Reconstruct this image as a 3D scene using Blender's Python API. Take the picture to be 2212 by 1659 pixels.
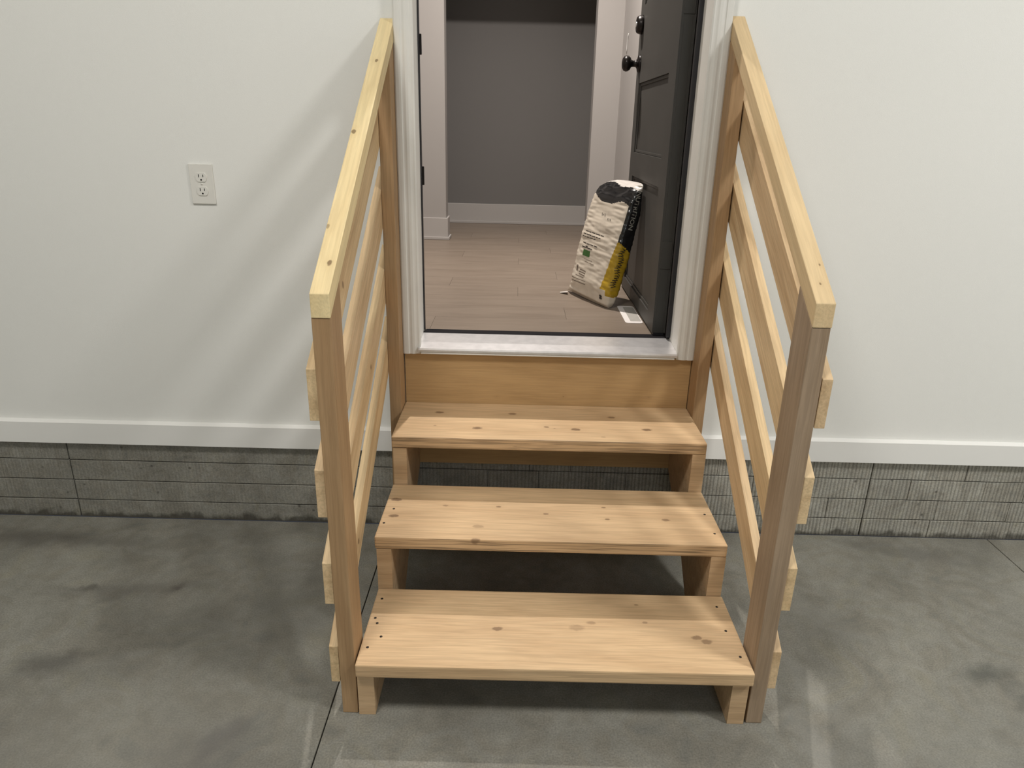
import bpy, bmesh, math, random
from math import sin, cos, pi, sqrt
from mathutils import Vector, Matrix, noise
random.seed(7)
for o in list(bpy.data.objects): bpy.data.objects.remove(o)
C = bpy.context.scene.collection
S = bpy.context.scene

# ------------------------------------------------------------ camera
CX, CY, CZ, YAW, PITCH, ROLL, F = -.1038, -2.1429, 1.3176, .004, -.3512, .023, 1524.25
cam = bpy.data.cameras.new('camera'); co = bpy.data.objects.new('camera', cam); C.objects.link(co)
cam.sensor_width = 36; cam.lens = F*36/2212; cam.clip_start = .05
fw = Vector((-sin(YAW)*cos(PITCH), cos(YAW)*cos(PITCH), sin(PITCH)))
r0 = Vector((cos(YAW), sin(YAW), 0)); u0 = r0.cross(fw)
r1 = cos(ROLL)*r0 + sin(ROLL)*u0; u1 = -sin(ROLL)*r0 + cos(ROLL)*u0
co.matrix_world = Matrix(((r1.x, u1.x, -fw.x, CX), (r1.y, u1.y, -fw.y, CY), (r1.z, u1.z, -fw.z, CZ), (0, 0, 0, 1)))
S.camera = co

# ------------------------------------------------------------ world, lights, exposure
w = bpy.data.worlds.new('world'); S.world = w; w.use_nodes = True
w.node_tree.nodes['Background'].inputs[0].default_value = (.8, .86, 1, 1)
w.node_tree.nodes['Background'].inputs[1].default_value = .05
S.view_settings.view_transform = 'Standard'; S.view_settings.look = 'None'
S.view_settings.exposure = -0.20; S.view_settings.gamma = 1; S.view_settings.use_curve_mapping = False

def area(name, loc, size, power, col, shape='DISK', aim=None, size_y=None):
    l = bpy.data.lights.new(name, 'AREA'); l.shape = shape; l.size = size; l.energy = power; l.color = col
    if size_y: l.size_y = size_y
    o = bpy.data.objects.new(name, l); C.objects.link(o); o.location = loc
    if aim:
        o.rotation_euler = (Vector(aim)-Vector(loc)).to_track_quat('-Z', 'Y').to_euler()
    return o
area('garage_lamp_right', (2.32, -1.9, 3.3), .66, 88, (1, .98, .945))
area('garage_lamp_left', (-.93, -1.95, 3.3), .60, 54, (1, .96, .895))
area('rear_fill', (.9, -4.7, 3.3), 1.0, 34, (.84, .92, 1))  # unseen fill light, added to soften shade and cool the lower wall
area('hall_lamp', (-.15, 1.25, 3.04), .06, 50, (1, .925, .85)).data.spread = math.radians(140)

# ------------------------------------------------------------ helpers
def nt(name, rough=.6, spec=.3, metal=0):
    m = bpy.data.materials.new(name); m.use_nodes = True
    t = m.node_tree; b = t.nodes['Principled BSDF']
    b.inputs['Roughness'].default_value = rough; b.inputs['Metallic'].default_value = metal
    b.inputs['Specular IOR Level'].default_value = spec
    return m, t, b
def N(t, kind, **kw):
    n = t.nodes.new(kind)
    for k, v in kw.items():
        if k[0] == 'i' and k[1:].isdigit(): n.inputs[int(k[1:])].default_value = v
        elif hasattr(n, k): setattr(n, k, v)
        else: n.inputs[k].default_value = v
    return n
def ramp(t, stops, fac):
    n = t.nodes.new('ShaderNodeValToRGB'); e = n.color_ramp.elements
    while len(e) < len(stops): e.new(.5)
    for el, (p, c) in zip(e, stops): el.position = p; el.color = (*c, 1) if len(c) == 3 else c
    t.links.new(fac, n.inputs[0]); return n
def coords(t, scale=(1, 1, 1), kind='Object', rnd=False):
    tc = t.nodes.new('ShaderNodeTexCoord'); mp = N(t, 'ShaderNodeMapping'); mp.inputs['Scale'].default_value = scale
    t.links.new(tc.outputs[kind], mp.inputs[0])
    if rnd:
        oi = t.nodes.new('ShaderNodeObjectInfo'); mm = N(t, 'ShaderNodeMath', operation='MULTIPLY'); mm.inputs[1].default_value = 37
        t.links.new(oi.outputs['Random'], mm.inputs[0]); cb = t.nodes.new('ShaderNodeCombineXYZ')
        t.links.new(mm.outputs[0], cb.inputs[0]); t.links.new(mm.outputs[0], cb.inputs[1]); t.links.new(cb.outputs[0], mp.inputs['Location'])
    return mp.outputs[0], tc
def mix(t, a, b, fac, mode='MIX'):
    n = N(t, 'ShaderNodeMix', data_type='RGBA', blend_type=mode)
    for s, v in ((n.inputs[6], a), (n.inputs[7], b), (n.inputs[0], fac)):
        if hasattr(v, 'is_linked') or isinstance(v, bpy.types.NodeSocket): t.links.new(v, s)
        elif isinstance(v, (int, float)): s.default_value = v
        else: s.default_value = (*v, 1)
    return n.outputs[2]
def bump(t, b, h, strength, dist):
    n = N(t, 'ShaderNodeBump'); n.inputs['Strength'].default_value = strength; n.inputs['Distance'].default_value = dist
    t.links.new(h, n.inputs['Height']); t.links.new(n.outputs[0], b.inputs['Normal'])

def plain(name, col, rough=.5, spec=.4, metal=0, var=.05, sc=30):
    m, t, b = nt(name, rough, spec, metal)
    v, _ = coords(t); n = N(t, 'ShaderNodeTexNoise', Scale=sc, Detail=3); t.links.new(v, n.inputs['Vector'])
    lo = tuple(c*(1-var) for c in col); hi = tuple(min(1, c*(1+var)) for c in col)
    r = ramp(t, [(.35, lo), (.65, hi)], n.outputs[0]); t.links.new(r.outputs[0], b.inputs['Base Color']); return m

def paint(name, col, bsc=420, bst=.12):
    m, t, b = nt(name, .6, .25)
    v, _ = coords(t)
    n = N(t, 'ShaderNodeTexNoise', Scale=1.1, Detail=4); t.links.new(v, n.inputs['Vector'])
    r = ramp(t, [(.3, tuple(c*.975 for c in col)), (.7, col)], n.outputs[0]); t.links.new(r.outputs[0], b.inputs['Base Color'])
    n2 = N(t, 'ShaderNodeTexNoise', Scale=bsc, Detail=2); t.links.new(v, n2.inputs['Vector']); bump(t, b, n2.outputs[0], bst, .002)
    return m

def wood(name, base, dark, knots=(), rough=.55, kcol=(.085, .04, .018), grain=1., rnd=True, fine=.5, edge=0.):
    """pine: local X is along the grain. knots: (x, y, z, radius, strength)"""
    m, t, b = nt(name, rough, .3)
    tc = t.nodes.new('ShaderNodeTexCoord'); base_v = tc.outputs['Object']
    oi = t.nodes.new('ShaderNodeObjectInfo'); off = N(t, 'ShaderNodeVectorMath', operation='SCALE'); off.inputs[0].default_value = (1.7, 3.1, 2.3)
    mm = N(t, 'ShaderNodeMath', operation='MULTIPLY'); mm.inputs[1].default_value = 11 if rnd else 0
    t.links.new(oi.outputs['Random'], mm.inputs[0]); t.links.new(mm.outputs[0], off.inputs['Scale'])
    ad = N(t, 'ShaderNodeVectorMath', operation='ADD'); t.links.new(base_v, ad.inputs[0]); t.links.new(off.outputs[0], ad.inputs[1])
    mp = N(t, 'ShaderNodeMapping'); mp.inputs['Scale'].default_value = (2.4, 13, 22); t.links.new(ad.outputs[0], mp.inputs[0])
    n1 = N(t, 'ShaderNodeTexNoise', Scale=1.1, Detail=5, Distortion=.7); t.links.new(mp.outputs[0], n1.inputs['Vector'])
    mp2 = N(t, 'ShaderNodeMapping'); mp2.inputs['Scale'].default_value = (7, 150, 190); t.links.new(ad.outputs[0], mp2.inputs[0])
    n2 = N(t, 'ShaderNodeTexNoise', Scale=1.2, Detail=3, Distortion=.4); t.links.new(mp2.outputs[0], n2.inputs['Vector'])
    wv = N(t, 'ShaderNodeTexWave', wave_type='BANDS', bands_direction='Y', Scale=.9, Distortion=7, Detail=2); wv.inputs['Detail Scale'].default_value = .7
    t.links.new(mp.outputs[0], wv.inputs['Vector'])
    r1 = ramp(t, [(.2, dark), (.55, base), (.8, tuple(min(1, c*1.07) for c in base))], n1.outputs[0])
    c = mix(t, r1.outputs[0], tuple(d*.8+bb*.2 for d, bb in zip(dark, base)), 0)
    rw = ramp(t, [(.0, (1, 1, 1)), (.22, (0, 0, 0)), (1, (0, 0, 0))], wv.outputs[0])
    f1 = N(t, 'ShaderNodeMath', operation='MULTIPLY'); f1.inputs[1].default_value = .22*grain; t.links.new(rw.outputs[0], f1.inputs[0])
    c = mix(t, r1.outputs[0], tuple(d*.8 for d in dark), f1.outputs[0])
    rf = ramp(t, [(.38, (1-.25*fine,)*3), (.6, (1, 1, 1))], n2.outputs[0])
    c = mix(t, c, rf.outputs[0], 1.0, 'MULTIPLY')
    sn = t.nodes.new('ShaderNodeSeparateXYZ'); t.links.new(tc.outputs['Normal'], sn.inputs[0])
    ab = N(t, 'ShaderNodeMath', operation='ABSOLUTE'); t.links.new(sn.outputs[1], ab.inputs[0])
    eg = N(t, 'ShaderNodeMath', operation='MULTIPLY'); eg.inputs[1].default_value = edge; t.links.new(ab.outputs[0], eg.inputs[0])
    mp3 = N(t, 'ShaderNodeMapping'); mp3.inputs['Scale'].default_value = (3.2, 60, 125); t.links.new(ad.outputs[0], mp3.inputs[0])
    n5 = N(t, 'ShaderNodeTexNoise', Scale=1.3, Detail=4, Distortion=1.2); t.links.new(mp3.outputs[0], n5.inputs['Vector'])
    re = ramp(t, [(.40, tuple(d*.38 for d in dark)), (.56, tuple(d*1.12 for d in dark))], n5.outputs[0])
    c = mix(t, c, re.outputs[0], eg.outputs[0])
    for (kx, ky, kz, kr, ks) in knots:
        sb = N(t, 'ShaderNodeVectorMath', operation='SUBTRACT'); sb.inputs[1].default_value = (kx, ky, kz); t.links.new(base_v, sb.inputs[0])
        sc = N(t, 'ShaderNodeVectorMath', operation='MULTIPLY'); sc.inputs[1].default_value = (.72, 1.25, .6); t.links.new(sb.outputs[0], sc.inputs[0])
        ln = N(t, 'ShaderNodeVectorMath', operation='LENGTH'); t.links.new(sc.outputs[0], ln.inputs[0])
        nn = N(t, 'ShaderNodeTexNoise', Scale=90, Detail=2); t.links.new(base_v, nn.inputs['Vector'])
        ma = N(t, 'ShaderNodeMath', operation='MULTIPLY_ADD'); ma.inputs[1].default_value = kr*.9; t.links.new(nn.outputs[0], ma.inputs[0]); t.links.new(ln.outputs['Value'], ma.inputs[2])
        mr = N(t, 'ShaderNodeMapRange', interpolation_type='SMOOTHSTEP'); mr.inputs[1].default_value = kr*1.0; mr.inputs[2].default_value = kr*1.55; mr.inputs[3].default_value = ks; mr.inputs[4].default_value = 0
        t.links.new(ma.outputs[0], mr.inputs[0]); c = mix(t, c, kcol, mr.outputs[0])
        mr2 = N(t, 'ShaderNodeMapRange', interpolation_type='SMOOTHSTEP'); mr2.inputs[1].default_value = kr*1.3; mr2.inputs[2].default_value = kr*4; mr2.inputs[3].default_value = ks*.32; mr2.inputs[4].default_value = 0
        t.links.new(ma.outputs[0], mr2.inputs[0]); c = mix(t, c, tuple(d*.9 for d in dark), mr2.outputs[0])
    t.links.new(c, b.inputs['Base Color'])
    bump(t, b, n2.outputs[0], .35, .0012)
    return m

def concrete(name, c_lo, c_hi, sc=1.0, stripes=False, stains_light=()):
    m, t, b = nt(name, .62, .35)
    geo = t.nodes.new('ShaderNodeNewGeometry'); v = geo.outputs['Position']
    n1 = N(t, 'ShaderNodeTexNoise', Scale=1.6*sc, Detail=6, Roughness=.6, Distortion=.6); t.links.new(v, n1.inputs['Vector'])
    n2 = N(t, 'ShaderNodeTexNoise', Scale=5.5*sc, Detail=5, Distortion=1.4); t.links.new(v, n2.inputs['Vector'])
    n3 = N(t, 'ShaderNodeTexNoise', Scale=230, Detail=3); t.links.new(v, n3.inputs['Vector'])
    n4 = N(t, 'ShaderNodeTexNoise', Scale=26, Detail=4); t.links.new(v, n4.inputs['Vector'])
    r = ramp(t, [(.3, c_lo), (.68, c_hi)], n1.outputs[0])
    r2 = ramp(t, [(.28, (.74, .75, .76)), (.42, (.93, .90, .86)), (.55, (1, 1, 1)), (.72, (1.0, .97, .89))], n2.outputs[0])
    c = mix(t, r.outputs[0], r2.outputs[0], .9, 'MULTIPLY')
    r3 = ramp(t, [(.32, (.66,)*3), (.66, (1.0,)*3)], n3.outputs[0]); c = mix(t, c, r3.outputs[0], .9, 'MULTIPLY')
    r4 = ramp(t, [(.3, (.80,)*3), (.7, (1.0,)*3)], n4.outputs[0]); c = mix(t, c, r4.outputs[0], .8, 'MULTIPLY')
    for (x, y, rx, ry, ang, col, st) in stains_light:
        sb = N(t, 'ShaderNodeVectorMath', operation='SUBTRACT'); sb.inputs[1].default_value = (x, y, 0)
        nd = N(t, 'ShaderNodeVectorMath', operation='MULTIPLY_ADD'); nd.inputs[1].default_value = (.13, .13, 0); nd.inputs[2].default_value = (-.065, -.065, 0)
        nn = N(t, 'ShaderNodeTexNoise', Scale=9, Detail=7, Roughness=.65); t.links.new(v, nn.inputs['Vector']); t.links.new(nn.outputs['Color'], nd.inputs[0])
        a0 = N(t, 'ShaderNodeVectorMath', operation='ADD'); t.links.new(v, a0.inputs[0]); t.links.new(nd.outputs[0], a0.inputs[1]); t.links.new(a0.outputs[0], sb.inputs[0])
        rt = N(t, 'ShaderNodeVectorRotate', rotation_type='Z_AXIS'); rt.inputs['Angle'].default_value = -ang; t.links.new(sb.outputs[0], rt.inputs['Vector'])
        sc_ = N(t, 'ShaderNodeVectorMath', operation='MULTIPLY'); sc_.inputs[1].default_value = (1/rx, 1/ry, 0); t.links.new(rt.outputs[0], sc_.inputs[0])
        ln = N(t, 'ShaderNodeVectorMath', operation='LENGTH'); t.links.new(sc_.outputs[0], ln.inputs[0])
        mr = N(t, 'ShaderNodeMapRange', interpolation_type='SMOOTHSTEP'); mr.inputs[1].default_value = .15; mr.inputs[2].default_value = 1.2; mr.inputs[3].default_value = st; mr.inputs[4].default_value = 0
        t.links.new(ln.outputs['Value'], mr.inputs[0]); c = mix(t, c, col, mr.outputs[0])
    h = n3.outputs[0]
    if stripes:
        mp = N(t, 'ShaderNodeMapping'); mp.inputs['Scale'].default_value = (1, 1, .10); t.links.new(v, mp.inputs[0])
        ns = N(t, 'ShaderNodeTexWave', wave_type='BANDS', bands_direction='X', Scale=26, Distortion=3.5, Detail=3); ns.inputs['Detail Scale'].default_value = 2.5
        t.links.new(mp.outputs[0], ns.inputs['Vector'])
        rs = ramp(t, [(.15, (.66,)*3), (.6, (1.0,)*3)], ns.outputs[1])
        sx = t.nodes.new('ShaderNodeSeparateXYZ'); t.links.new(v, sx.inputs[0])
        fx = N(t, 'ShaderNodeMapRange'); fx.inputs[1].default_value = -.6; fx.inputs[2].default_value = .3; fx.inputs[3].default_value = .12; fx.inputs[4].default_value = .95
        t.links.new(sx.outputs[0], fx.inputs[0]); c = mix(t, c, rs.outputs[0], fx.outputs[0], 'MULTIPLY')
        fs = N(t, 'ShaderNodeMapRange'); fs.inputs[1].default_value = -.9; fs.inputs[2].default_value = .9; fs.inputs[3].default_value = .78; fs.inputs[4].default_value = 1.15  # right lamp's gradient painted in: footing darker left, lighter right
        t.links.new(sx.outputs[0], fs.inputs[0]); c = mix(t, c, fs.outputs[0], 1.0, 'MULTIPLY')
        # dirt splashed up from the floor
        nz = N(t, 'ShaderNodeTexNoise', Scale=22, Detail=4); t.links.new(v, nz.inputs['Vector'])
        ma = N(t, 'ShaderNodeMath', operation='MULTIPLY_ADD'); ma.inputs[1].default_value = -.075; t.links.new(nz.outputs[0], ma.inputs[0]); t.links.new(sx.outputs[2], ma.inputs[2])
        mr = N(t, 'ShaderNodeMapRange'); mr.inputs[1].default_value = -.03; mr.inputs[2].default_value = -.012; mr.inputs[3].default_value = .75; mr.inputs[4].default_value = 0
        t.links.new(ma.outputs[0], mr.inputs[0]); c = mix(t, c, (.035, .03, .022), mr.outputs[0])
        h = ns.outputs[1]
        # small pits
        vo = N(t, 'ShaderNodeTexVoronoi', Scale=15); t.links.new(v, vo.inputs['Vector'])
        mv = N(t, 'ShaderNodeMapRange'); mv.inputs[1].default_value = .02; mv.inputs[2].default_value = .10; mv.inputs[3].default_value = .8; mv.inputs[4].default_value = 0
        t.links.new(vo.outputs['Distance'], mv.inputs[0]); c = mix(t, c, (.04, .035, .03), mv.outputs[0])
    t.links.new(c, b.inputs['Base Color']); bump(t, b, h, .3 if not stripes else .5, .002)
    return m

def tag(o, label=None, cat=None, group=None, kind=None):
    if label: o['label'] = label
    if cat: o['category'] = cat
    if group: o['group'] = group
    if kind: o['kind'] = kind
    return o
def link(name, me, mat=None, parent=None, M=None):
    o = bpy.data.objects.new(name, me); C.objects.link(o)
    for mm in (mat if isinstance(mat, (list, tuple)) else [mat] if mat else []): me.materials.append(mm)
    if parent: o.parent = parent
    if M is not None: o.matrix_world = M if parent is None else M
    return o
def empty(name, loc=(0, 0, 0)):
    o = bpy.data.objects.new(name, None); C.objects.link(o); o.location = loc; o.empty_display_size = .1; return o
def box(bm, x0, x1, y0, y1, z0, z1):
    vs = [bm.verts.new(p) for p in ((x0, y0, z0), (x1, y0, z0), (x1, y1, z0), (x0, y1, z0), (x0, y0, z1), (x1, y0, z1), (x1, y1, z1), (x0, y1, z1))]
    for f in ((0, 3, 2, 1), (4, 5, 6, 7), (0, 1, 5, 4), (1, 2, 6, 5), (2, 3, 7, 6), (3, 0, 4, 7)): bm.faces.new([vs[i] for i in f])
def mesh(bm, name, bev=0, seg=2, smooth=False):
    if bev: bmesh.ops.bevel(bm, geom=list(bm.edges), offset=bev, segments=seg, profile=.6, affect='EDGES')
    bmesh.ops.recalc_face_normals(bm, faces=bm.faces)
    me = bpy.data.meshes.new(name); bm.to_mesh(me); bm.free()
    if smooth:
        for p in me.polygons: p.use_smooth = True
    return me
def boxes(name, lst, mat, parent=None, bev=0, seg=2, origin=(0, 0, 0)):
    bm = bmesh.new(); ox, oy, oz = origin
    for (x0, x1, y0, y1, z0, z1) in lst: box(bm, x0-ox, x1-ox, y0-oy, y1-oy, z0-oz, z1-oz)
    o = link(name, mesh(bm, name, bev, seg), mat, parent); o.location = origin; return o
def prism(name, poly, y0, y1, mat, parent=None, axis='x', bev=0, origin=(0, 0, 0)):
    """poly in the plane across `axis`, extruded from y0 to y1 along it. axis x: poly=(y,z); y: (x,z); z: (x,y)"""
    bm = bmesh.new(); ox = Vector(origin)
    def P(a, p):
        v = {'x': (a, p[0], p[1]), 'y': (p[0], a, p[1]), 'z': (p[0], p[1], a)}[axis]; return Vector(v)-ox
    A = [bm.verts.new(P(y0, p)) for p in poly]; B = [bm.verts.new(P(y1, p)) for p in poly]
    bm.faces.new(A); bm.faces.new(B[::-1])
    for i in range(len(poly)):
        j = (i+1) % len(poly); bm.faces.new((A[i], A[j], B[j], B[i]))
    o = link(name, mesh(bm, name, bev), mat, parent); o.location = origin; return o
def lathe(name, prof, mat, parent, M, n=32):
    """prof: (r, h) revolved about local Z, placed by matrix M"""
    bm = bmesh.new(); rings = []
    for (r, h) in prof:
        rings.append([bm.verts.new(M @ Vector((r*cos(2*pi*i/n), r*sin(2*pi*i/n), h))) for i in range(n)] if r > 1e-6 else [bm.verts.new(M @ Vector((0, 0, h)))])
    for a, b in zip(rings, rings[1:]):
        for i in range(n):
            j = (i+1) % n
            if len(a) == 1 and len(b) > 1: bm.faces.new((a[0], b[i], b[j]))
            elif len(b) == 1 and len(a) > 1: bm.faces.new((a[i], b[0], a[j]))
            elif len(a) > 1: bm.faces.new((a[i], b[i], b[j], a[j]))
    return link(name, mesh(bm, name, smooth=True), mat, parent)

# ------------------------------------------------------------ materials
M_wall = paint('wall_paint', (.82, .82, .79))
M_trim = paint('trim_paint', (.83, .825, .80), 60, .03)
M_htrim = paint('hall_trim_paint', (.43, .405, .388), 60, .03)
M_case = plain('casing_paint', (.70, .69, .655), .55, .25, var=.03, sc=8)
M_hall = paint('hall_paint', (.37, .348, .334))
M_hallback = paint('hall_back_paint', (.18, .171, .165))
M_ceil = paint('ceiling_paint', (.7, .7, .68))
M_metal = plain('sill_metal', (.80, .79, .80), .34, .5, .8, var=.05, sc=40)
M_dark = plain('dark_rubber', (.02, .019, .022), .45, .4)
M_cap = plain('threshold_black', (.014, .013, .015), .85, .1)
M_door = plain('door_paint', (.058, .055, .050), .5, .35, var=.06, sc=5)
M_bronze = plain('dark_bronze', (.018, .014, .013), .3, .6, .6)
M_plate = plain('outlet_plastic', (.74, .725, .68), .35, .5, var=.01)
M_slot = plain('slot_black', (.008, .008, .008), .6, .2)
M_nail = plain('nail_steel', (.03, .022, .018), .5, .4, .5)
PB, PD = (.65, .46, .27), (.54, .36, .20)
st_f = [(1.1436, -.66, .09, .05, .1, (.05, .055, .05), .6), (1.19, -.755, .06, .03, .2, (.05, .055, .05), .4),
        (.66, -.72, .05, .2, .35, (.27, .27, .25), .3), (.60, -.90, .04, .2, .2, (.29, .29, .27), .32), (.82, -.46, .06, .16, .8, (.24, .24, .22), .3),  # pale streaks: part stain, part hall light painted into the floor
        (-1.27, -.70, .10, .05, .2, (.06, .055, .05), .55), (-1.1, -.387, .035, .022, .3, (.05, .04, .035), .6), (-1.37, -.394, .05, .02, 0, (.05, .042, .035), .5),
        (-1.25, -.40, .30, .05, .1, (.07, .062, .055), .35), (-.75, -.93, .04, .1, -.4, (.07, .065, .07), .5), (-.80, -1.0, .18, .14, .3, (.09, .085, .085), .35),
        (-1.65, -.14, .4, .06, 0, (.06, .052, .045), .5), (1.2, -.09, .3, .05, -.3, (.09, .085, .08), .35), (-.8, -.55, .3, .2, .3, (.085, .085, .075), .3),
        (-1.0, -.95, .5, .25, .1, (.25, .24, .21), .35), (.95, -.9, .5, .2, .2, (.2, .2, .18), .25)]
M_floor = concrete('floor_concrete', (.195, .19, .165), (.345, .338, .295), 1.0, stains_light=st_f)
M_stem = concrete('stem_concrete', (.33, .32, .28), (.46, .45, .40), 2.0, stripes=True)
M_joint = plain('joint_dark', (.03, .03, .027), .9, .1)

# ------------------------------------------------------------ garage shell
XL, XR, YB, ZC = -3.6, 4.2, -5.6, 3.42
fl = tag(boxes('floor', [(XL, XR, YB, .0, -.12, -.012)], M_joint), kind='structure')
g = .0016
for (x0, x1, y0, y1) in ((XL, -.525-g, YB, -.001), (-.525+g, 1.554-g, YB, -.001), (1.554+g, XR, YB, -.001)):
    boxes('concrete_slab', [(x0, x1, y0, y1, -.0115, 0)], M_floor, fl, bev=.0008, seg=1)
OL, OR, OT, ZF = -.41, .403, 2.70, .655      # door opening, hall floor level
WT = .125
tag(boxes('wall_back', [(XL, OL-.03, 0, WT, .288, ZC), (OR+.03, XR, 0, WT, .288, ZC), (OL-.03, OR+.03, 0, WT, OT+.03, ZC), (OL-.03, OR+.03, 0, WT, .288, .632)], M_wall), kind='structure')
tag(boxes('wall_left', [(XL-.1, XL, YB, 0, 0, ZC)], M_wall), kind='structure')
tag(boxes('wall_right', [(XR, XR+.1, YB, 0, 0, ZC)], M_wall), kind='structure')
tag(boxes('wall_front', [(XL-.1, XR+.1, YB-.1, YB, 0, ZC)], M_wall), kind='structure')
tag(boxes('ceiling', [(XL-.1, XR+.1, YB-.1, WT, ZC, ZC+.1)], M_ceil), kind='structure')
# painted skirting on the garage wall, overhanging the concrete footing
for i, (x0, x1) in enumerate(((XL, -.4935), (.4935, XR))):
    prism(('baseboard_left', 'baseboard_right')[i], [(-.018, .2905), (0, .2905), (0, .370), (-.004, .370), (-.018, .364)], x0, x1, M_trim, axis='x')['kind'] = 'structure'
tag(boxes('baseboard_middle', [(-.4565, .4565, -.009, -.0005, .2905, .364)], M_trim), kind='structure')
# concrete footing, cast in courses with struck joints
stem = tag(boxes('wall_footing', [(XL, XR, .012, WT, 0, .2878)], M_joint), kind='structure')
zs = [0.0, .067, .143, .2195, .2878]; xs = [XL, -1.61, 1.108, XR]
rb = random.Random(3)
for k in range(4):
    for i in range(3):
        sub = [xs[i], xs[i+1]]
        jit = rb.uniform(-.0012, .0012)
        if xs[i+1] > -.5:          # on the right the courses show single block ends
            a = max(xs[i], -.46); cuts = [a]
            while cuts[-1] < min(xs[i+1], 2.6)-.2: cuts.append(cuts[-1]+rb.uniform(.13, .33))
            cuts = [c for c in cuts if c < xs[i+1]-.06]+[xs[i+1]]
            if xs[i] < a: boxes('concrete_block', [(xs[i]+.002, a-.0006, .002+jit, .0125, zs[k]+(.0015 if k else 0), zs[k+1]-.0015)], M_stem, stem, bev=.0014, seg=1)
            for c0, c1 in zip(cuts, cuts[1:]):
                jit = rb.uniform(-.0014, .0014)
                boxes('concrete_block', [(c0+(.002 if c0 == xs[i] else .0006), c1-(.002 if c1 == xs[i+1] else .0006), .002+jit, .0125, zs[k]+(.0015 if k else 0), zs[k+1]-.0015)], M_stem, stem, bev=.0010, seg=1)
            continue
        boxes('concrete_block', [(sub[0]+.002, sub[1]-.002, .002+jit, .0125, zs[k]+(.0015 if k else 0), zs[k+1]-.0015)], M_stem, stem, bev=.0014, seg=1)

# ------------------------------------------------------------ hall behind the door
mW = wood('hall_plank_wood', (.235, .187, .148), (.19, .148, .114), rough=.42, grain=.35, fine=.35)
hf = tag(boxes('floor_hall', [(-1.6, 1.3, .1885, 3.01, ZF-.06, ZF-.010)], M_joint), kind='structure')
pw = .178; y = .189; k = 0; pr = random.Random(5)
plank_me = {}
def plank_mesh(L):
    if L not in plank_me:
        bm = bmesh.new(); box(bm, -L/2+.0004, L/2-.0004, -pw/2+.0004, pw/2-.0004, -.0098, 0); me = mesh(bm, 'plank'); me.materials.append(mW); plank_me[L] = me
    return plank_me[L]
while y < 3.0:
    x = -1.6 - [0, .8, .4, 1.0][k % 4]*.9
    while x < 1.3:
        L = 1.2; x0 = max(x, -1.6); x1 = min(x+L, 1.3); LL = round(x1-x0, 3)
        if LL > .05:
            o = bpy.data.objects.new('plank', plank_mesh(LL)); C.objects.link(o); o.parent = hf
            yw = pw if y+pw < 3.01 else 3.008-y
            o.scale = (1, yw/pw, 1); o.location = ((x0+x1)/2, y+yw/2, ZF)
        x += L
    y += pw; k += 1
HZ = 3.06
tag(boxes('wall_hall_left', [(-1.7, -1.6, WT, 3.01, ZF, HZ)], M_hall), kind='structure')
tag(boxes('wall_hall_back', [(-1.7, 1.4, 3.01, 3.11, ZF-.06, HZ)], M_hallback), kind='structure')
tag(boxes('wall_hall_right', [(.452, .56, WT, 2.2, ZF-.06, HZ)], M_hall), kind='structure')
tag(boxes('wall_hall_end', [(1.3, 1.4, 2.2, 3.01, ZF-.06, HZ)], M_hall), kind='structure')
tag(boxes('wall_partition', [(-1.6, -.542, 2.2, 2.315, ZF, HZ), (.3043, 1.3, 2.2, 2.315, ZF, HZ), (-.542, .3043, 2.2, 2.315, 2.45, HZ)], M_hall), kind='structure')
tag(boxes('ceiling_hall', [(-1.7, 1.4, WT, 3.11, HZ, HZ+.1)], M_ceil), kind='structure')
def skirting(name, lst, quarter):
    r = tag(boxes(name, lst, M_htrim, bev=.002, seg=1), kind='structure')
    boxes('shoe_molding', quarter, M_htrim, r, bev=.003, seg=2); return r
skirting('baseboard_hall_back', [(-1.6, 1.3, 2.997, 3.0095, ZF+.0005, ZF+.136)], [(-1.6, 1.3, 2.986, 2.9968, ZF+.0005, ZF+.018)])
skirting('baseboard_partition', [(-1.6, -.531, 2.188, 2.1995, ZF+.0005, ZF+.130), (-.5415, -.531, 2.2, 2.315, ZF+.0005, ZF+.130), (.2935, .451, 2.188, 2.1995, ZF+.0005, ZF+.130)],
         [(-1.6, -.521, 2.177, 2.1878, ZF+.0005, ZF+.018), (-.5305, -.521, 2.188, 2.315, ZF+.0005, ZF+.018), (.285, .45, 2.177, 2.1878, ZF+.0005, ZF+.018)])
skirting('baseboard_hall_right', [(.4395, .4515, 1.0, 2.187, ZF+.0005, ZF+.130)], [(.429, .4393, 1.0, 2.176, ZF+.0005, ZF+.018)])
# thin white streak on the hall wall over the knob
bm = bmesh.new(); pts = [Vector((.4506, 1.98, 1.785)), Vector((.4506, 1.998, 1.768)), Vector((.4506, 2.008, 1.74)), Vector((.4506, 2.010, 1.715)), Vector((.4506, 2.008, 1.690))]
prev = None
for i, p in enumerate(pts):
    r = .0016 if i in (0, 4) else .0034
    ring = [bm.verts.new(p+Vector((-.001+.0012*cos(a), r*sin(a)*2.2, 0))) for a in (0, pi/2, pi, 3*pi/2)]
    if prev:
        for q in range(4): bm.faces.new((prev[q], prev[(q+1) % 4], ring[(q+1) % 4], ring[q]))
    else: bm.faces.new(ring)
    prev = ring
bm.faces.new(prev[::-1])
tag(link('streak', mesh(bm, 'streak', smooth=True), M_trim), 'short thin white streak on the pale hall wall just above the door knob', 'streak')

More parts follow.
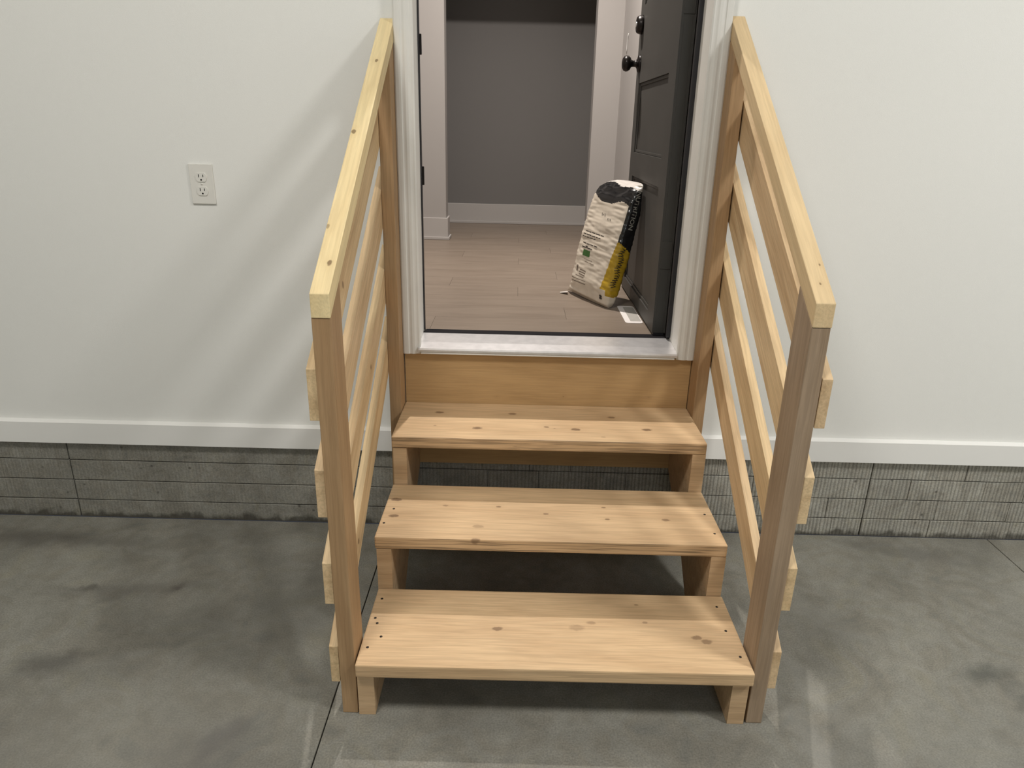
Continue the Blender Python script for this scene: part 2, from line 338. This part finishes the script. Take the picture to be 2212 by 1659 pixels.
# ------------------------------------------------------------ doorway: jambs, brick moulding, sill, open door
door = tag(empty('door_1', (0, 0, ZF)), kind='structure')
def dpart(o): 
    o.parent = door; o.matrix_parent_inverse = Matrix.Translation((0, 0, -ZF)); return o
def mould(side):
    # cross-section of the brick moulding in x,y; side -1 left, +1 right
    out = [(0, 0), (0, -.024), (.004, -.029), (.012, -.031), (.018, -.031), (.0205, -.0265), (.024, -.0265), (.030, -.0295), (.037, -.0285), (.042, -.0235), (.046, -.0215), (.050, -.0215), (.054, -.017), (.054, 0)]
    x0 = -.4565 if side < 0 else .4565
    return [(x0+p[0]*(-side), (p[1] if p[1] > -.003 else -.027+(p[1]+.027)*.55)-.0005) for p in out]
for s, xe in ((-1, OL), (1, OR)):
    dpart(prism('casing', mould(s), .636, OT+.06, M_case, axis='z'))
    xo = xe + s*.028
    yj = .105 if s > 0 else .134
    dpart(boxes('jamb', [(min(xe, xo), max(xe, xo), -.0003, yj, .66, OT)], M_case, bev=.001, seg=1))
    xi = xe - s*(.013 if s > 0 else .004)
    dpart(boxes('weatherstrip', [(min(xe, xi), max(xe, xi), yj-.015, yj-.001, .674, OT)], M_dark, bev=.0012, seg=2))
    dpart(boxes('inner_jamb', [(min(xe, xo), max(xe, xo), yj+.0005, .166, .66, OT)], M_door))
dpart(boxes('head_jamb', [(OL-.028, OR+.028, 0, .166, OT+.0005, OT+.03)], M_case))
dpart(boxes('head_casing', [(-.4565, .4565, -.03, -.0005, OT+.0605, OT+.11)], M_case, bev=.003))
for zc in (1.535, 1.165):
    dpart(boxes('strike_plate', [(OL+.0005, OL+.0095, .1345, .140, zc-.028, zc+.028)], M_bronze, bev=.002))
dpart(prism('sill', [(-.036, .646), (-.036, .652), (-.031, .656), (.02, .662), (.104, .668), (.104, .640), (-.02, .640), (-.02, .646)], OL+.0005, OR-.0005, M_metal, axis='x'))
dpart(prism('sill_nosing', [(-.034, .6395), (-.0315, .6455), (-.012, .6455), (-.012, .6365), (-.030, .6365)], -.4, .395, M_case, axis='x'))
dpart(prism('threshold_cap', [(.1045, .64), (.1045, .669), (.110, .6705), (.118, .6705), (.126, .6645), (.168, .6580), (.1885, .6570), (.1885, .64)], OL+.0005, OR-.0005, M_cap, axis='x'))
# door leaf, opened square into the hall; recessed panels on its garage face
fx, tx, y0, y1, z0, z1 = .358, .402, .173, .968, .667, OT-.006
leaf_boxes = [(fx+.009, tx-.009, y0, y1, z0, z1)]
st = .115; ym = (y0+y1)/2
rails = [(z0, .715), (1.135, 1.226), (1.484, 1.76), (z1-.12, z1)]
for xa, xb in ((fx, fx+.0088), (tx-.0088, tx)):
    leaf_boxes += [(xa, xb, y0, y0+st, z0, z1), (xa, xb, y1-st+.03, y1, z0, z1)]
    leaf_boxes += [(xa, xb, y0+st, y1-st+.03, a, b) for a, b in rails]
leaf = dpart(boxes('door_leaf', leaf_boxes, M_door))
for (a, b) in ((.715, 1.135), (1.226, 1.484), (1.76, z1-.12)):
    ya, yb = y0+st, y1-st+.03
    bm = bmesh.new(); m_ = .012; x_b, x_f = fx+.0088, fx+.005
    # raised moulding ring around the recess
    for (p, q, c, d) in ((ya, ya+m_, a, b), (yb-m_, yb, a, b), (ya+m_, yb-m_, a, a+m_), (ya+m_, yb-m_, b-m_, b)):
        box(bm, x_f, x_b, p, q, c, d)
    o = link('panel_molding', mesh(bm, 'panel_molding', .003, 2), M_door, leaf)
o = boxes('door_sweep', [(fx+.004, tx-.004, y0+.001, y1-.001, .6585, .6668)], M_dark, leaf)
def face_mat(y_, z_): return Matrix.Translation((fx, y_, z_)) @ Matrix.Rotation(-pi/2, 4, 'Y')
lathe('knob', [(0, -.001), (.033, -.001), (.033, .004), (.030, .008), (.018, .011), (.0125, .016), (.0115, .026), (.0135, .034), (.0225, .038), (.0285, .046), (.0295, .054), (.0265, .062), (.018, .068), (.008, .070), (0, .0705)], M_bronze, leaf, face_mat(.905, 1.556))
db = lathe('deadbolt', [(0, -.001), (.034, -.001), (.034, .008), (.031, .018), (.027, .023), (.024, .024), (0, .024)], M_bronze, leaf, face_mat(.905, 1.694))
lathe('keyway', [(0, .0242), (.010, .0242), (.0098, .0262), (.004, .0265), (0, .0265)], M_metal, db, face_mat(.905, 1.694), 16)
bm = bmesh.new(); box(bm, tx-.03, tx-.014, y1-.0005, y1+.0015, 1.53, 1.582); link('latch_plate', mesh(bm, 'latch_plate', .0004, 1), M_bronze, leaf)
for zc in (.93, 1.68, 2.45):   # hinge leaves on the jamb edge
    bm = bmesh.new(); box(bm, fx+.006, tx-.004, y0-.0022, y0+.0004, zc-.045, zc+.045); link('hinge', mesh(bm, 'hinge', .0006, 1), M_door, leaf)

# ------------------------------------------------------------ staircase
H = .457; PWD = .0365; T = .0345
stair = tag(empty('wooden_staircase', (0, -.43, 0)), 'three-step unfinished pine staircase with slatted handrails standing against the raised doorway', 'stairs')
def spart(o):
    o.parent = stair; o.matrix_parent_inverse = Matrix.Translation((0, .43, 0)); return o
def board(name, L, W, Th, Mx, mat, bev=.0022):
    bm = bmesh.new(); box(bm, -L/2, L/2, -W/2, W/2, -Th/2, Th/2)
    o = link(name, mesh(bm, name, bev, 2), mat); o.matrix_world = Mx; return o
treads = [
 (-.4525, .4590, -.860, -.5745, .1565, .1590, [(-.1311, -.7238, .010, .75), (.0635, -.7128, .016, .3), (.1009, -.6934, .009, .4), (.2361, -.6882, .006, .5), (.3538, -.7402, .011, .75), (.374, -.753, .012, .6), (.2251, -.6192, .005, .5)],
  [(-.4344, -.6182), (-.4371, -.6947), (-.4286, -.714), (-.4101, -.7622), (-.4349, -.7999), (.4332, -.6202), (.4314, -.7129), (.4407, -.8031)]),
 (-.4565, .4560, -.574, -.2880, .3135, .3130, [(-.4314, -.3779, .013, .85), (-.4229, -.467, .010, .9), (-.1406, -.4045, .006, .8), (-.0094, -.4368, .006, .7), (.1547, -.3942, .006, .8), (.1583, -.4571, .006, .7), (-.1913, -.5101, .012, .35), (.3193, -.4534, .009, .7), (-.2891, -.4055, .006, .5), (-.195, -.574, .009, .7)],
  [(-.4438, -.5047), (-.4300, -.430), (.4332, -.4184), (.4357, -.5169)]),
 (-.4565, .4560, -.2878, -.0125, .4670, .4680, [(-.338, -.0968, .012, .8), (-.1086, -.0944, .011, .75), (.2, -.1053, .011, .75), (-.2116, -.2124, .012, .95), (-.0054, -.1918, .007, .8), (.0821, -.2056, .0125, .95), (.2964, -.1959, .013, .95), (.16, -.2553, .006, .3), (.0191, -.2016, .003, .8), (-.34, -.20, .004, .5)], []),
]
for i, (x0, x1, ya, yb, za, zb, kn, nails) in enumerate(treads):
    xc, yc, zc = (x0+x1)/2, (ya+yb)/2, (za+zb)/2
    mt = wood('tread_pine_%d' % i, PB, PD, [(k[0]-xc, k[1]-yc, 0.0+T/2-.001, k[2], k[3]) for k in kn], grain=(.6, .8, .9)[i], fine=.6, edge=(.25, .85, .75)[i])
    ang = math.atan2(zb-za, x1-x0)
    Mx = Matrix.Translation((xc, yc, zc-T/2)) @ Matrix.Rotation(-ang, 4, 'Y')
    t_ = spart(board('tread', x1-x0, yb-ya, T, Mx, mt, .004))
    for (nx, ny) in nails:
        n_ = lathe('nail', [(0, -.003), (.0032, -.003), (.0034, .0004), (.0015, .0006), (0, .0006)], M_nail, None, Matrix.Identity(4), 10)
        n_.location = (nx-xc, ny-yc, T/2+.0002); n_.parent = t_
m_str = wood('stringer_pine', (.60, .42, .25), (.43, .28, .15), [(.02, .1, 0, .01, .6)])
for s in (-1, 1):
    xo = -.4525 if s < 0 else .4555; xi = xo - s*.0385
    zt = [.156-T, .312-T, .466-T] if s < 0 else [.1588-T, .3128-T, .4676-T]
    e = .0004
    poly = [(-.846, 0.0), (-.846, zt[0]-e), (-.5735, zt[0]-e), (-.5735+.001, zt[0]+T+e), (-.560, zt[0]+T+e), (-.560, zt[1]-e), (-.2875, zt[1]-e), (-.2865, zt[1]+T+e), (-.273, zt[1]+T+e), (-.273, zt[2]-e), (-.0125, zt[2]-e), (-.0125, .245), (-.33, .075), (-.44, 0.0)]
    # riser cuts stand directly behind the tread below
    poly = [(-.846, 0.0005), (-.846, zt[0]-e), (-.5735, zt[0]-e), (-.5735, zt[1]-e), (-.2872, zt[1]-e), (-.2872, zt[2]-e), (-.0135, zt[2]-e), (-.0135, .250), (-.30, .088), (-.40, .0005)]
    spart(prism('stringer', poly, min(xo, xi), max(xo, xi), m_str, axis='x', origin=((xo+xi)/2, -.43, .15)))
    # local X of this prism runs across; grain is set by its own material mapping
# plywood riser under the door sill
m_ply = wood('riser_plywood', (.50, .325, .155), (.40, .25, .115), [(-.16, .05, 0, .004, .6), (.055, .055, 0, .004, .7), (.33, .06, 0, .004, .9)], grain=.25, fine=.35)
zpl, zph = .250, .6355
spart(board('riser_board', .909, zph-zpl, .0115, Matrix.Translation((0, -.0064-.0004, (zpl+zph)/2)) @ Matrix.Rotation(pi/2, 4, 'X'), m_ply, .001))
# posts
m_post = wood('post_fir', (.41, .265, .14), (.33, .20, .10), [(.1, .02, .0, .008, .6), (-.2, -.03, 0, .010, .6)], grain=.7, fine=.5)
m_postb = wood('post_fir_worn', (.36, .265, .18), (.29, .205, .13), [(.13, .01, 0, .012, .55), (-.12, .02, 0, .009, .5)], grain=.9, fine=.6)
RL = dict(a=1.0125, b=1.5845); RR = dict(a=1.0170, b=1.6085)   # handrail top heights at the foot and at the wall
YP = -.8427
def rail_z(R, y_): return R['b'] + (R['b']-R['a'])/.8427*y_
HP = .0475
def post(xa, xb, ya, yb, R, mat, shear=0, foot=0.0005):
    """plumb post whose head is cut to the slope; shear: how far the head leans in x"""
    top = [rail_z(R, ya)-HP-.0006, rail_z(R, yb)-HP-.0006]
    zc = .5*top[0]; xc, yc = (xa+xb)/2, (ya+yb)/2
    bm = bmesh.new(); V = []
    for z_, sh in ((foot, -shear), (None, shear)):
        for (x_, y_, ti) in ((xa, ya, 0), (xb, ya, 0), (xb, yb, 1), (xa, yb, 1)):
            zz = z_ if z_ is not None else top[ti]
            V.append(bm.verts.new((zz-zc, y_-yc, -(x_+sh-xc))))   # local X = up
    for f in ((0, 3, 2, 1), (4, 5, 6, 7), (0, 1, 5, 4), (1, 2, 6, 5), (2, 3, 7, 6), (3, 0, 4, 7)): bm.faces.new([V[i] for i in f])
    o = link('post', mesh(bm, 'post', .002, 2), mat)
    o.matrix_world = Matrix.Translation((xc, yc, zc)) @ Matrix(((0, 0, -1, 0), (0, 1, 0, 0), (1, 0, 0, 0), (0, 0, 0, 1)))
    return spart(o)
XLi, XRi = -.4572, .4602
post(-.4935, XLi, YP+.0005, YP+.0895, RL, m_post, shear=-.0015)
post(XRi, .4970, YP+.0005, YP+.0895, RR, m_postb, shear=-.003)
post(-.4935, XLi, -.0905, -.0015, RL, m_post)
post(.4565, .4930, -.0905, -.0015, RR, m_post)
# handrails: 2x2 with plumb-cut ends
def sloped(name, xa, xb, ya, yb, zA, zB, h, mat, bev=.0018):
    """board from (ya, zA) to (yb, zB) top edge heights, plumb height h; local X along the slope"""
    L = sqrt((yb-ya)**2+(zB-zA)**2); d = Vector((0, yb-ya, zB-zA)).normalized(); n = Vector((1, 0, 0)); up = n.cross(d)
    Mx = Matrix(((d.x, n.x, up.x, (xa+xb)/2), (d.y, n.y, up.y, (ya+yb)/2), (d.z, n.z, up.z, (zA+zB)/2-h/2), (0, 0, 0, 1))); I = Mx.inverted()
    bm = bmesh.new(); V = []
    for (y_, zt_) in ((ya, zA), (yb, zB)):
        for (x_, z_) in ((xa, zt_-h), (xb, zt_-h), (xb, zt_), (xa, zt_)): V.append(bm.verts.new(I @ Vector((x_, y_, z_))))
    for f in ((0, 1, 2, 3), (7, 6, 5, 4), (0, 4, 5, 1), (1, 5, 6, 2), (2, 6, 7, 3), (3, 7, 4, 0)): bm.faces.new([V[i] for i in f])
    o = link(name, mesh(bm, name, bev, 2), mat); o.matrix_world = Mx; return spart(o)
m_rail = wood('handrail_spruce', (.80, .65, .37), (.70, .53, .28), [(-.51+.30+.52, 0, .02, .006, .9), (-.51+.52, -.012, .02, .007, .9), (-.31, -.016, .02, .006, .6), (-.413, .006, .021, .0065, 1)], grain=.4, fine=.4, rnd=False)
m_rail2 = wood('handrail_spruce_plain', (.70, .53, .31), (.60, .43, .235), [(-.40, .01, .02, .003, .8), (-.45, .0, .02, .003, .8)], grain=.4, fine=.4)
sloped('handrail', -.4945, XLi+.0005, YP-.0010, -.0015, RL['a'], RL['b'], HP, m_rail)
sloped('handrail', XRi-.003, .4950, YP-.0010, -.0015, RR['a'], RR['b'], HP, m_rail2)
# four slats a side, nailed to the outside of the posts
m_slats = [wood('slat_spruce_%d' % i, c1, c2, kn, grain=.5, fine=.6) for i, (c1, c2, kn) in enumerate([
    ((.70, .52, .30), (.48, .32, .17), [(-.2, .01, 0, .007, .7), (.22, -.02, 0, .006, .6)]),
    ((.68, .50, .30), (.47, .31, .165), [(-.33, .0, 0, .010, .6), (.05, .02, 0, .005, .6)]),
    ((.72, .54, .32), (.50, .33, .175), [(.1, .01, 0, .006, .6), (-.28, -.02, 0, .006, .7)])])]
YS = -.838
SL = [(.861, .752), (.6415, .531), (.417, .312), (.196, .096)]       # top, bottom heights at the foot end, left side
SR = [(.8645, .760), (.650, .540), (.429, .319), (.205, .1005)]
slopeL, slopeR = (RL['b']-RL['a'])/.8427, (RR['b']-RR['a'])/.8427
for i, (a, b) in enumerate(SL):
    a, b = a-.0064*(1-a)*1.4, b-.0064*(1-b)*1.4
    sloped('slat', -.4940-.0205, -.4940, YS, -.0015, a, a-slopeL*YS*.985, a-b, m_slats[i % 3], .0012)
for i, (a, b) in enumerate(SR):
    sloped('slat', .4977, .4977+.0215, YS, -.0015, a, a-slopeR*YS*.985, a-b, m_slats[(i+1) % 3], .0012)

# ------------------------------------------------------------ outlet on the left wall
ox, oz = -1.0363, 1.1360
out = tag(empty('electrical_outlet', (ox, 0, oz)), 'white duplex electrical outlet with cover plate on the wall left of the steps', 'outlet')
def opart(o, par=None):
    o.parent = par or out
    if par is None: o.matrix_parent_inverse = Matrix.Translation((-ox, 0, -oz))
    return o
bm = bmesh.new(); box(bm, ox-.035, ox+.035, -.0058, -.0003, oz-.057, oz+.057); opart(link('cover_plate', mesh(bm, 'cover_plate', .0022, 3), M_plate))
for s in (1, -1):
    zc = oz + s*.0195; bm = bmesh.new(); n = 28; ring = []
    for i in range(n):
        a = 2*pi*i/n; xx = .0172*cos(a); zz = max(-.0135, min(.0135, .0172*sin(a))); ring.append((ox+xx, zc+zz))
    A = [bm.verts.new((p[0], -.0056, p[1])) for p in ring]; B = [bm.verts.new((p[0]*1+(ox-p[0])*.04, -.0078, p[1]+(zc-p[1])*.04)) for p in ring]
    bm.faces.new(B); bm.faces.new(A[::-1])
    for i in range(n): j = (i+1) % n; bm.faces.new((A[i], A[j], B[j], B[i]))
    rc = opart(link('receptacle', mesh(bm, 'receptacle'), M_plate))
    for (dx, dz, w_, h_) in ((-.0062, .004, .0011, .0042), (.0062, .004, .0011, .0035)):
        bm = bmesh.new(); box(bm, ox+dx-w_, ox+dx+w_, -.0081, -.0077, zc+dz-h_, zc+dz+h_); link('slot', mesh(bm, 'slot'), M_slot, rc)
    bm = bmesh.new(); bmesh.ops.create_circle(bm, cap_ends=True, radius=.0026, segments=12, matrix=Matrix.Translation((ox, -.0081, zc-.0072)) @ Matrix.Rotation(pi/2, 4, 'X'))
    ex = bmesh.ops.extrude_face_region(bm, geom=list(bm.faces)); bmesh.ops.translate(bm, verts=[v for v in ex['geom'] if isinstance(v, bmesh.types.BMVert)], vec=(0, .0005, 0))
    link('ground_hole', mesh(bm, 'ground_hole'), M_slot, rc)
opart(lathe('screw', [(0, .0055), (.0028, .0055), (.0026, .0068), (0, .0071)], M_plate, None, Matrix.Translation((ox, 0, oz)) @ Matrix.Rotation(pi/2, 4, 'X'), 14))

# ------------------------------------------------------------ sheet of paper at the foot of the door
M_pap = plain('paper_white', (.80, .76, .74), .5, .3, var=.01); M_print = plain('print_grey', (.40, .38, .35), .6, .3)
def rrect(bm, x0, x1, y0, y1, z0, z1, r):
    pts = []
    for (cx, cy, a0) in ((x1-r, y1-r, 0), (x0+r, y1-r, 90), (x0+r, y0+r, 180), (x1-r, y0+r, 270)):
        for k in range(6): a = math.radians(a0+18*k); pts.append((cx+r*cos(a), cy+r*sin(a)))
    A = [bm.verts.new((p[0], p[1], z0)) for p in pts]; B = [bm.verts.new((p[0], p[1], z1)) for p in pts]
    bm.faces.new(A[::-1]); bm.faces.new(B)
    for i in range(len(pts)): j = (i+1) % len(pts); bm.faces.new((A[i], A[j], B[j], B[i]))
bm = bmesh.new(); rrect(bm, .2925, .3560, .3330, .5900, ZF+.0004, ZF+.0016, .014)
pap = tag(link('paper_sheet', mesh(bm, 'paper_sheet'), M_pap), 'small white sheet with grey printed middle lying at the foot of the dark door', 'paper')
bm = bmesh.new(); rrect(bm, .3130, .3530, .3560, .5700, ZF+.0017, ZF+.0020, .004)
link('printed_area', mesh(bm, 'printed_area'), M_print, pap)

# ------------------------------------------------------------ the bag leaning on the door
A0 = Vector((.222, .532, ZF+.004))
lv = Vector((.227, .014, .974)); wv_ = Vector((-.447, .894, 0)); lv = (lv - wv_*lv.dot(wv_)*.55).normalized(); wv_ = (wv_ - lv*wv_.dot(lv)).normalized(); nv = lv.cross(wv_).normalized()
if nv.x > 0: nv = -nv
LEN = .515
def lerp_tab(tab, t):
    for (a, va), (b, vb) in zip(tab, tab[1:]):
        if t <= b:
            k = (t-a)/(b-a) if b > a else 0; k = max(0, min(1, k)); k = k*k*(3-2*k); return va+(vb-va)*k
    return tab[-1][1]
W0 = [(0, .002), (.06, -.004), (.3, -.004), (.7, .000), (.85, .004), (1, -.004)]         # ridge side limit
W1 = [(0, .322), (.035, .300), (.10, .286), (.35, .288), (.62, .286), (.82, .276), (.90, .235), (.955, .19), (1, .13)]  # far side limit
TH = [(0, .012), (.035, .050), (.14, .080), (.5, .088), (.78, .078), (.87, .054), (.94, .030), (1, .012)]
def bagpt(th, t, off=0.):
    a0, a1, b = lerp_tab(W0, t), lerp_tab(W1, t), lerp_tab(TH, t)
    hw = (a1-a0)/2; cw = (a1+a0)/2; p = 2/4.2
    cx_, sx_ = cos(th), sin(th)
    s_ = cw - hw*math.copysign(abs(cx_)**p, cx_)
    d_ = b/2*math.copysign(abs(sx_)**p, sx_)
    # wrinkles
    wr = noise.noise(Vector((s_*8, t*LEN*34, th*.4+3)))*.0032 + noise.noise(Vector((s_*26, t*LEN*90, 5)))*.0026
    if t > .76: wr += noise.noise(Vector((s_*22, t*LEN*40, th+9)))*.009*min(1, (t-.76)*6)
    P = A0 + wv_*s_ + lv*(t*LEN) + nv*(d_ - .040)
    nn = (wv_*(s_-cw)/max(hw, .01) *abs(cx_)**2 + nv*math.copysign(abs(sx_)**1.2, sx_)); 
    if nn.length > 1e-5: nn.normalize()
    cap = min(1, t*20, (1-t)*12+.1)
    P = P + nn*(wr*cap+off)
    # the top folds over towards the door
    if t > .86:
        k = (t-.86)/.14; P += -nv*(.030*k*k) - lv*(.028*k*k)
    if t < .12: P += lv*0
    P.z = max(P.z, ZF+.0015)
    P.x = min(P.x, .3555)
    return P, s_, d_
NU, NT = 128, 150
bm = bmesh.new(); grid = []
for j in range(NT+1):
    t = j/NT; grid.append([bm.verts.new(bagpt(2*pi*i/NU, t)[0]) for i in range(NU)])
M_bw = plain('bag_white', (.60, .53, .44), .34, .5, var=.07, sc=22); M_bb = plain('bag_black', (.012, .012, .013), .2, .7, var=.3, sc=40)
M_by = plain('bag_yellow', (.42, .27, .018), .34, .5, var=.1, sc=30); M_bc = plain('bag_cap', (.62, .58, .54), .35, .5)
for j in range(NT):
    for i in range(NU):
        f = bm.faces.new((grid[j][i], grid[j][(i+1) % NU], grid[j+1][(i+1) % NU], grid[j+1][i])); f.smooth = True
        t = (j+.5)/NT; th = 2*pi*(i+.5)/NU
        _, s_, d_ = bagpt(th, t); z_ = t*LEN
        wob = .006*noise.noise(Vector((s_*16, 1, 0)))
        side = cos(th) > 0 and (s_ < .03) and (sin(th) > -.75)
        # depth position across the side face, 0 at the ridge, 1 at the back
        dd = .040 - d_
        mi = 0
        front_band = .402 - (.28-s_)*.05 + wob + .012*sin(s_*30)
        if z_ > front_band: mi = 1
        if z_ > .470+.006*sin(s_*45)-max(0, .14-s_)*.10: mi = 3
        if s_ < .012 and cos(th) > 0:
            if z_ > .262 - dd*.55: mi = 1 if mi != 3 else 3
            elif z_ > .045 + dd*.1: mi = 2
        yb = .012 + max(0, (.262-z_))*.16
        if sin(th) > 0 and s_ < yb and .07 < z_ < .262 and mi == 0: mi = 2
        f.material_index = mi
bm.faces.new(grid[0][::-1]); bm.faces.new(grid[-1])
bmesh.ops.recalc_face_normals(bm, faces=bm.faces)
me = bpy.data.meshes.new('bag'); bm.to_mesh(me); bm.free()
bag = tag(link('plastic_bag', me, [M_bw, M_bb, M_by, M_bc]), 'full white plastic bag with black top and yellow side stripe leaning on the dark door', 'bag')
# printing: flat shapes laid onto the bag's skin
def inv_front(s_, t):
    a0, a1 = lerp_tab(W0, t), lerp_tab(W1, t); hw = (a1-a0)/2; cw = (a1+a0)/2
    c = max(-1, min(1, (cw-s_)/hw)); return math.acos(math.copysign(abs(c)**2.1, c))
def on_front(s_, z_, off=.0009): return bagpt(inv_front(s_, z_/LEN), z_/LEN, off)[0]
def on_side(v, z_, off=.0009):
    b = lerp_tab(TH, z_/LEN); sn = max(-1, min(1, (.040-v)/(b/2))); th = math.asin(math.copysign(abs(sn)**2.1, sn)); return bagpt(th, z_/LEN, off)[0]
def strokes(name, quads, fn, mat, n=10):
    """quads: (u0, v0, u1, v1, half width): thin bars on the skin"""
    bm = bmesh.new()
    for (u0, v0, u1, v1, hw) in quads:
        d = Vector((u1-u0, v1-v0)); nrm = Vector((-d.y, d.x)).normalized()*hw; prev = None
        for k in range(n+1):
            p = Vector((u0, v0))+d*(k/n); cur = [bm.verts.new(fn(*(p+nrm))), bm.verts.new(fn(*(p-nrm)))]
            if prev: bm.faces.new((prev[0], prev[1], cur[1], cur[0]))
            prev = cur
    return link(name, mesh(bm, name), mat, bag)
M_ink = plain('ink_dark', (.035, .028, .025), .5, .3); M_green = plain('ink_green', (.045, .12, .03), .45, .3); M_inkb = plain('ink_brown', (.16, .125, .10), .5, .3); M_gr = plain('ink_grey', (.30, .29, .26), .4, .4)
pr = random.Random(11)
q = []
for k, (z_, a, b_) in enumerate([(.262, .10, .235), (.250, .115, .245), (.240, .150, .250), (.215, .125, .235)]):
    s_ = a
    while s_ < b_:
        l_ = pr.uniform(.012, .035); q.append((s_, z_, min(b_, s_+l_), z_+pr.uniform(-.001, .001), .0016)); s_ += l_+.004
strokes('small_print', q, on_front, M_ink)
q = [(.13+.010*k, .335+.004*(k % 2), .137+.010*k, .343+.004*((k+1) % 2), .0012) for k in range(3)] + [(.085+.009*k, .325, .090+.009*k, .333, .0012) for k in range(3)]
strokes('small_print', q, on_front, M_ink, 3)
strokes('green_label', [(.165, .178, .215, .178, .012)], on_front, M_green)['label'] = 'small green printed square'
q = [(.155, .199, .235, .199, .0018), (.19, .204, .205, .204, .002)]
strokes('small_print', q, on_front, M_ink)
q = [(.235, .098, .235, .122, .006), (.165, .090, .212, .090, .0018), (.165, .099, .212, .099, .0018), (.165, .108, .212, .108, .0018), (.170, .081, .235, .081, .0012)] + [(.15, .07-.012*k, .27, .066-.012*k, .0012) for k in range(2)] + [(.14, .155, .20, .155, .001), (.12, .145, .19, .145, .001)]
strokes('small_print', q, on_front, M_inkb)
q = [(.030, .030, .044, .044, .0045), (.030, .044, .044, .030, .0045)]
strokes('black_mark', q, on_front, M_ink, 4)
# brushed script along the yellow stripe
q = []
z_ = .085
while z_ < .235:
    v = .028 + .004*sin(z_*110) ; q.append((v-.010, z_, v+.012, z_+pr.uniform(.003, .010), .0013)); q.append((v+.010, z_+.006, v-.004, z_+.012, .0010)); z_ += .0095
strokes('script_print', q, on_side, M_ink, 5)['kind'] = 'stuff'
for o in bag.children:
    if o.name.startswith('small_print'): o['kind'] = 'stuff'
def lettering(txt, v_mid, z_top, size, fn, mat, name='lettering'):
    cu = bpy.data.curves.new('t', 'FONT'); cu.body = txt; cu.size = size; cu.resolution_u = 2; cu.offset = .0004
    to = bpy.data.objects.new('t', cu); C.objects.link(to); dg = bpy.context.evaluated_depsgraph_get(); me2 = bpy.data.meshes.new_from_object(to.evaluated_get(dg))
    bpy.data.objects.remove(to); bm = bmesh.new(); bm.from_mesh(me2); bmesh.ops.triangulate(bm, faces=bm.faces)
    bmesh.ops.subdivide_edges(bm, edges=[e for e in bm.edges if e.calc_length() > size*.3], cuts=1)
    for v in bm.verts:
        x_, y_ = v.co.x, v.co.y        # x runs down the bag, y across it
        v.co = fn(v_mid + (y_-size*.36), z_top - x_)
    return link(name, mesh(bm, name), mat, bag)
lettering('NUTRITION', .036, .456, .027, on_side, M_gr)
# crimped seam flap at the bottom far corner and the folded white top
def sheet(name, P, mat, th=.0015):
    bm = bmesh.new(); n = len(P); A = [bm.verts.new(p) for p in P]; B = [bm.verts.new(Vector(p)+Vector((0, 0, th))) for p in P]
    bm.faces.new(A[::-1]); bm.faces.new(B)
    for i in range(n): bm.faces.new((A[i], A[(i+1) % n], B[(i+1) % n], B[i]))
    return link(name, mesh(bm, name), mat, bag)
e1 = A0+wv_*.300; e2 = A0+wv_*.05
sheet('bottom_seam', [(e1.x+.020, e1.y-.035, ZF+.012), (e1.x-.012, e1.y-.004, ZF+.001), (e1.x-.010, e1.y+.012, ZF+.001), (e1.x+.02, e1.y+.01, ZF+.006)], M_bc)
